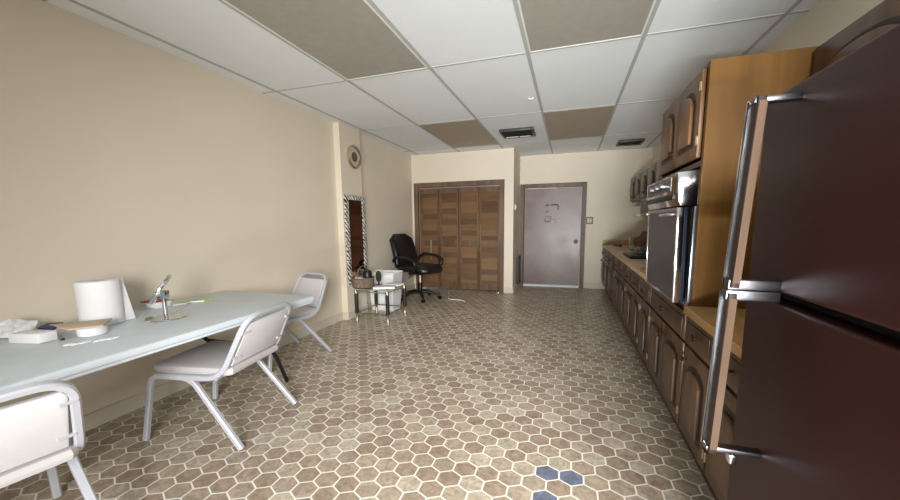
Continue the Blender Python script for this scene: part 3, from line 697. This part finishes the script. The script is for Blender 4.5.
for (x, y, a, w_) in ((0, 0, .3, 'white plastic scrap nearest the red lidded cup on the table'), (.03, .06, -.4, 'middle white plastic scrap between the red lidded cup and the green strip'), (.02, .12, 1.0, 'white plastic scrap farthest from the cup, toward the green paper strip')):
    b = nb(); tube(b, [(0, 0, .006), (.05 * math.sin(a), .05 * math.cos(a), .006), (.05 * math.sin(a) + .012, .05 * math.cos(a) + .012, .006)], .006, 6)
    tag(obj('plastic_scrap', b, 'whitep', loc=(-2.50 + x, 1.66 + y, Z)), w_, 'scrap', 'white plastic scraps on the table')
b = nb(); prism(b, [(-.03, -.10), (.03, -.08), (.035, .10), (-.02, .12)], 0, .004, 'z'); o = obj('green_card', b, 'green', loc=(-2.53, 1.84, Z)); o.rotation_euler = (0, 0, -.3)
tag(o, 'lime green paper strip lying near the far end of the table', 'paper')

# ------------------------------------------------------------------ glass side table
GX0, GX1, GY0, GY1, GZ = -2.46, -2.035, 3.75, 4.22, .42
t = thing('glass_side_table', 'small glass side table with black and brass legs in front of the column', 'side table')
obj('glass_top', box(nb(), GX0 - .01, GX1 + .01, GY0 - .01, GY1 + .01, GZ - .008, GZ, .002), 'glass', t)
legs = [(GX0, GY0, 'black'), (GX1, GY0, 'black'), (GX0, GY1, 'black'), (GX1, GY1, 'black')]
for x, y, m in legs:
    b = nb(); tube(b, [(x, y, .125), (x, y, GZ - .045)], .023, 16); lg = obj('leg', b, m, t)
    b = nb(); lathe(b, [(.010, 0), (.014, .004), (.014, .06), (.009, .075), (.015, .10), (.024, .125)], (x, y, 0), 'z', 16); obj('brass_foot', b, 'brass', lg); b = nb(); lathe(b, [(.024, GZ - .05), (.024, GZ - .010), (.02, GZ - .009)], (x, y, 0), 'z', 16); obj('brass_collar', b, 'brass', lg)
for z, nm in ((GZ - .03, 'top_rail'), (.125, 'lower_rail')):
    b = nb()
    for (x0, y0, x1, y1) in ((GX0, GY0, GX1, GY0), (GX1, GY0, GX1, GY1), (GX1, GY1, GX0, GY1), (GX0, GY1, GX0, GY0)): tube(b, [(x0, y0, z), (x1, y1, z)], .008, 8)
    obj(nm, b, 'brass', t)
Z = GZ + .0005
t = thing('wicker_basket', 'brown wicker basket on the glass side table under the striped mirror', 'basket', (-2.440, 3.885, Z))
b = nb(); lathe(b, [(.105, 0), (.12, .01), (.132, .12), (.136, .13), (.126, .13), (.115, .02), (.02, .015)], (0, 0, 0), 'z', 32)
for v in b.verts:
    a = math.atan2(v.co.y, v.co.x); k = 1 + .012 * math.sin(a * 16); v.co.x *= k * 1.1; v.co.y *= k * 1.05
obj('bowl', b, 'wicker', t)
b = nb(); tube(b, [(0, -.13 * math.cos(PI * k / 16), .12 + .15 * math.sin(PI * k / 16)) for k in range(17)], .007, 8); obj('handle', b, 'wicker', t)
t = thing('round_tin', 'black and silver round tin sitting in the wicker basket', 'tin', (-2.40, 3.93, Z + .017))
b = nb(); lathe(b, [(.05, 0), (.055, .01), (.055, .10), (.05, .11)], (0, 0, 0), 'z', 24); obj('can', b, 'whitep', t)
b = nb(); lathe(b, [(.056, .10), (.058, .16), (.04, .195), (.01, .20)], (0, 0, 0), 'z', 24); obj('cap', b, 'black', t)
b = nb(); box(b, -.05, .04, -.03, .03, 0, .11, .01); o = obj('paper_packet', b, 'paper', loc=(-2.47, 3.82, Z + .028)); o.rotation_euler = (.3, .2, .5)
tag(o, 'white folded packet poking out of the wicker basket', 'packet')
t = thing('hand_mirror', 'small oval vanity mirror with a dark purple foot on the glass side table', 'mirror', (-2.30, 4.03, Z))
b = nb(); lathe(b, [(.07, 0), (.072, .006), (.05, .014), (.014, .02), (.010, .05)], (0, 0, 0), 'z', 24)
for v in b.verts: v.co.y *= .7
obj('foot', b, 'purple', t)
b = nb(); lathe(b, [(.036, -.006), (.041, -.004), (.041, .004), (.036, .006)], (0, 0, 0), 'y', 28)
for v in b.verts: v.co.z = v.co.z * 1.8 + .122
fr = obj('frame', b, 'purple', t)
b = nb(); lathe(b, [(.034, -.0062), (.034, -.0075), (.01, -.0076)], (0, 0, 0), 'y', 28)
for v in b.verts: v.co.z = v.co.z * 1.8 + .122
obj('mirror_face', b, 'olive', fr)
def sheet(w, l, h=.006):
    b = nb(); prism(b, [(-w, -l), (w, -l * .9), (w * .95, l), (-w, l * .95)], 0, h, 'z', .001); return b
o = obj('paper_stack', sheet(.13, .085, .022), 'paper', loc=(-2.15, 3.91, Z)); o.rotation_euler = (0, 0, .35)
tag(o, 'flat white paper packet at the front of the glass side table', 'paper')
o = obj('folded_cloth', sheet(.10, .07, .02), 'paper', loc=(-2.13, 4.14, Z)); o.rotation_euler = (0, 0, -.2)
tag(o, 'white folded cloth on the rear right corner of the glass side table', 'cloth')
# bin behind the side table
t = thing('waste_bin', 'tall white plastic bin behind the glass side table', 'bin', (-2.46, 4.50, 0))
def trap(w0, d0, w1, d1, h, th=.004):
    b = nb(); lo = [(-w0, -d0), (w0, -d0), (w0, d0), (-w0, d0)]; hi = [(-w1, -d1), (w1, -d1), (w1, d1), (-w1, d1)]
    V = [b.verts.new((x, y, 0)) for x, y in lo] + [b.verts.new((x, y, h)) for x, y in hi] + [b.verts.new((x * .96, y * .94, h)) for x, y in hi] + [b.verts.new((x * .94, y * .92, .01)) for x, y in lo]
    b.faces.new(V[0:4][::-1]); b.faces.new(V[12:16])
    for a, c in ((0, 4), (4, 8), (8, 12)):
        for i in range(4): b.faces.new((V[a + i], V[a + (i + 1) % 4], V[c + (i + 1) % 4], V[c + i]))
    return b
obj('tub', trap(.165, .11, .20, .145, .53), 'whitep', t)
b = nb(); w, d, h = .207, .152, .53
tube(b, smooth_path([(-w, -d, h), (w, -d, h), (w, d, h), (-w, d, h), (-w, -d, h)], .03), .010, 8); obj('rim', b, 'whitep', t)

# ------------------------------------------------------------------ office chair
t = thing('office_chair', 'black leather office armchair on a star base in front of the closet doors', 'office chair', (-2.245, 5.24, 0), math.radians(-17))
t.scale = (1.12, 1.08, 1.03)
# local +X is where it faces
b = nb(); n = 14; S = []
def cushion(bm, sec, seg=20):
    """stack of rounded-rectangle sections: (centre, halfwidth, halfdepth, axis u, axis v)."""
    rings = []
    for c, hw, hd, u, v in sec:
        c, u, v = Vector(c), Vector(u), Vector(v); ring = []
        for k in range(seg):
            a = 2 * PI * k / seg; ca, sa = math.cos(a), math.sin(a)
            ring.append(bm.verts.new(c + u * hw * math.copysign(abs(ca) ** .45, ca) + v * hd * math.copysign(abs(sa) ** .6, sa)))
        rings.append(ring)
    for A, B_ in zip(rings, rings[1:]):
        for k in range(seg): bm.faces.new((A[k], A[(k + 1) % seg], B_[(k + 1) % seg], B_[k]))
    bm.faces.new(rings[0][::-1]); bm.faces.new(rings[-1])
sec = []
for i in range(n + 1):
    s = i / n; z = .44 + s * .57; x = -.24 - .02 * s - .12 * s * s
    hw = .245 * (1 - .06 * s) * (min(1, .55 + 3 * min(s, 1 - s + .0)) if (s > .86 or s < .1) else 1)
    hd = .055 * (.55 + .45 * math.sin(PI * min(1, max(.12, s)) * .9 + .1)) * (.6 if i in (0, n) else 1)
    sec.append(((x, 0, z), hw, hd, (0, 1, 0), Vector((1, 0, .2)).normalized()))
cushion(b, sec, 28); obj('backrest', b, 'leather', t)
b = nb(); sec = []
for i in range(13):
    s = i / 12; x = -.25 + .53 * s
    e = .7 if i in (0, 12) else (.92 if i in (1, 11) else 1)
    sec.append(((x, 0, .485 + .01 * math.sin(PI * s) - (.018 * max(0, s - .8) * 5)), .25 * e, .058 * (e if e < 1 else 1), (0, 1, 0), (0, 0, 1)))
cushion(b, sec, 28); obj('seat', b, 'leather', t)
for s in (-1, 1):
    b = nb()
    tube(b, smooth_path([(-.25, s * .27, .60), (-.18, s * .31, .685), (.08, s * .32, .665), (.20, s * .31, .58), (.10, s * .27, .46), (.0, s * .22, .43)], .09, 7), [.020 + .006 * math.sin(i * .2) for i in range(26)][:len(smooth_path([(0,0,0)]*1 + [(1,0,0)]*0 + [(2,0,0)], .1))] if False else .021, 12, radz=.027)
    obj('armrest', b, 'black', t)
b = nb(); box(b, -.13, .13, -.11, .11, .40, .432, .006); obj('seat_plate', b, 'black', t)
b = nb(); tube(b, [(.02, -.10, .41), (.02, -.22, .40), (.02, -.28, .37)], .007, 8); obj('lever', b, 'black', t)
b = nb(); tube(b, [(0, 0, .24), (0, 0, .405)], .017, 16); obj('gas_cylinder', b, 'chrome', t)
b = nb(); tube(b, [(0, 0, .10), (0, 0, .26)], .03, 16); obj('column_sleeve', b, 'black', t)
for k in range(5):
    a = 2 * PI * k / 5 + .5; ca, sa = math.cos(a), math.sin(a)
    b = nb(); tube(b, [(.02 * ca, .02 * sa, .125), (.15 * ca, .15 * sa, .11), (.285 * ca, .285 * sa, .075)], [.026, .021, .015], 10); bl = obj('base_arm', b, 'black', t)
    b = nb()
    lathe(b, [(.01, -.020), (.027, -.018), (.028, -.004), (.012, -.003), (.012, .003), (.028, .004), (.027, .018), (.01, .020)], (0, 0, 0), 'y', 16)
    cs = obj('caster', b, 'black', bl); cs.location = (.285 * ca, .285 * sa, .029); cs.rotation_euler = (0, 0, a + .8)
# cable on the floor, beaded strand on the closet
b = nb(); tube(b, smooth_path([(-2.00, 5.92, .006), (-1.90, 5.70, .006), (-1.86, 5.50, .006), (-1.80, 5.32, .006), (-1.56, 5.30, .006), (-1.50, 5.22, .006)], .12, 6), .006, 8)
tag(obj('cable', b, 'cable'), 'thin white cable lying on the floor in front of the closet doors', 'cable')
b = nb()
for k in range(11):
    z = .89 - k * .032; lathe(b, [(.003, -.015), (.016, -.006), (.018, 0), (.016, .006), (.003, .015)], (-2.375 + .004 * math.sin(k * 2), CY + .010, z), 'z', 10)
tag(obj('bead_strand', b, 'beadg'), 'short strand of green glass beads hanging on the closet door behind the office chair', 'bead strand')
b = nb(); box(b, -1.17, -1.12, CY - .05, CY - .026, 0, .012, .003)
tag(obj('floor_pivot', b, 'brushed'), 'small metal pivot bracket on the floor at the right foot of the closet', 'bracket')

# ------------------------------------------------------------------ things on the counter
Z = .8005
t = thing('glass_jar', 'clear glass jar standing on the counter beside the brown bag', 'jar', (.90, 5.75, Z))
b = nb(); lathe(b, [(.05, 0), (.062, .006), (.064, .15), (.055, .17), (.058, .185), (.052, .185), (.048, .17), (.056, .15), (.055, .012), (.01, .01)], (0, 0, 0), 'z', 28); obj('jar_wall', b, 'glass', t)
b = nb(); lathe(b, [(.05, .011), (.053, .05), (.02, .055)], (0, 0, 0), 'z', 20); obj('contents', b, 'paper', t)
b = nb(); bmesh.ops.create_icosphere(b, subdivisions=3, radius=1)
for v in b.verts:
    n_ = v.co.normalized(); k = 1 + .12 * math.sin(6 * n_.x + 4 * n_.z) + .08 * math.cos(8 * n_.y)
    v.co = Vector((n_.x * .16 * k, n_.y * .22 * k, max(0, .13 + n_.z * .14 * k)))
tag(obj('brown_bag', b, 'brownstuff', loc=(.96, 5.05, Z)), 'dark red brown bag of dried goods on the counter past the oven', 'bag')
t = thing('glass_bowl', 'shiny clear bowl on a dark tray near the oven on the counter', 'bowl', (.86, 4.55, Z + .031))
b = nb(); lathe(b, [(.05, 0), (.09, .01), (.14, .07), (.15, .09), (.14, .09), (.085, .018), (.01, .014)], (0, 0, 0), 'z', 32); obj('bowl_wall', b, 'glass', t)
b = nb(); box(b, -.22, .22, -.24, .24, 0, .03, .008); tag(obj('tray', b, 'black', loc=(.86, 4.55, Z)), 'dark flat tray under the clear bowl on the counter', 'tray')
b = nb(); tube(b, [(.74, 6.66, Z + .013), (.80, 6.30, Z + .019)], [.012, .018], 8); tag(obj('kitchen_tool', b, 'black'), 'black utensil lying at the far end of the counter', 'utensil')
b = nb(); prism(b, [(-.06, -.05), (.05, -.07), (.07, .05), (-.05, .06)], 0, .03, 'z', .004); tag(obj('tan_packet', b, 'card', loc=(.66, 3.45, Z)), 'small tan packet at the counter edge next to the oven', 'packet')
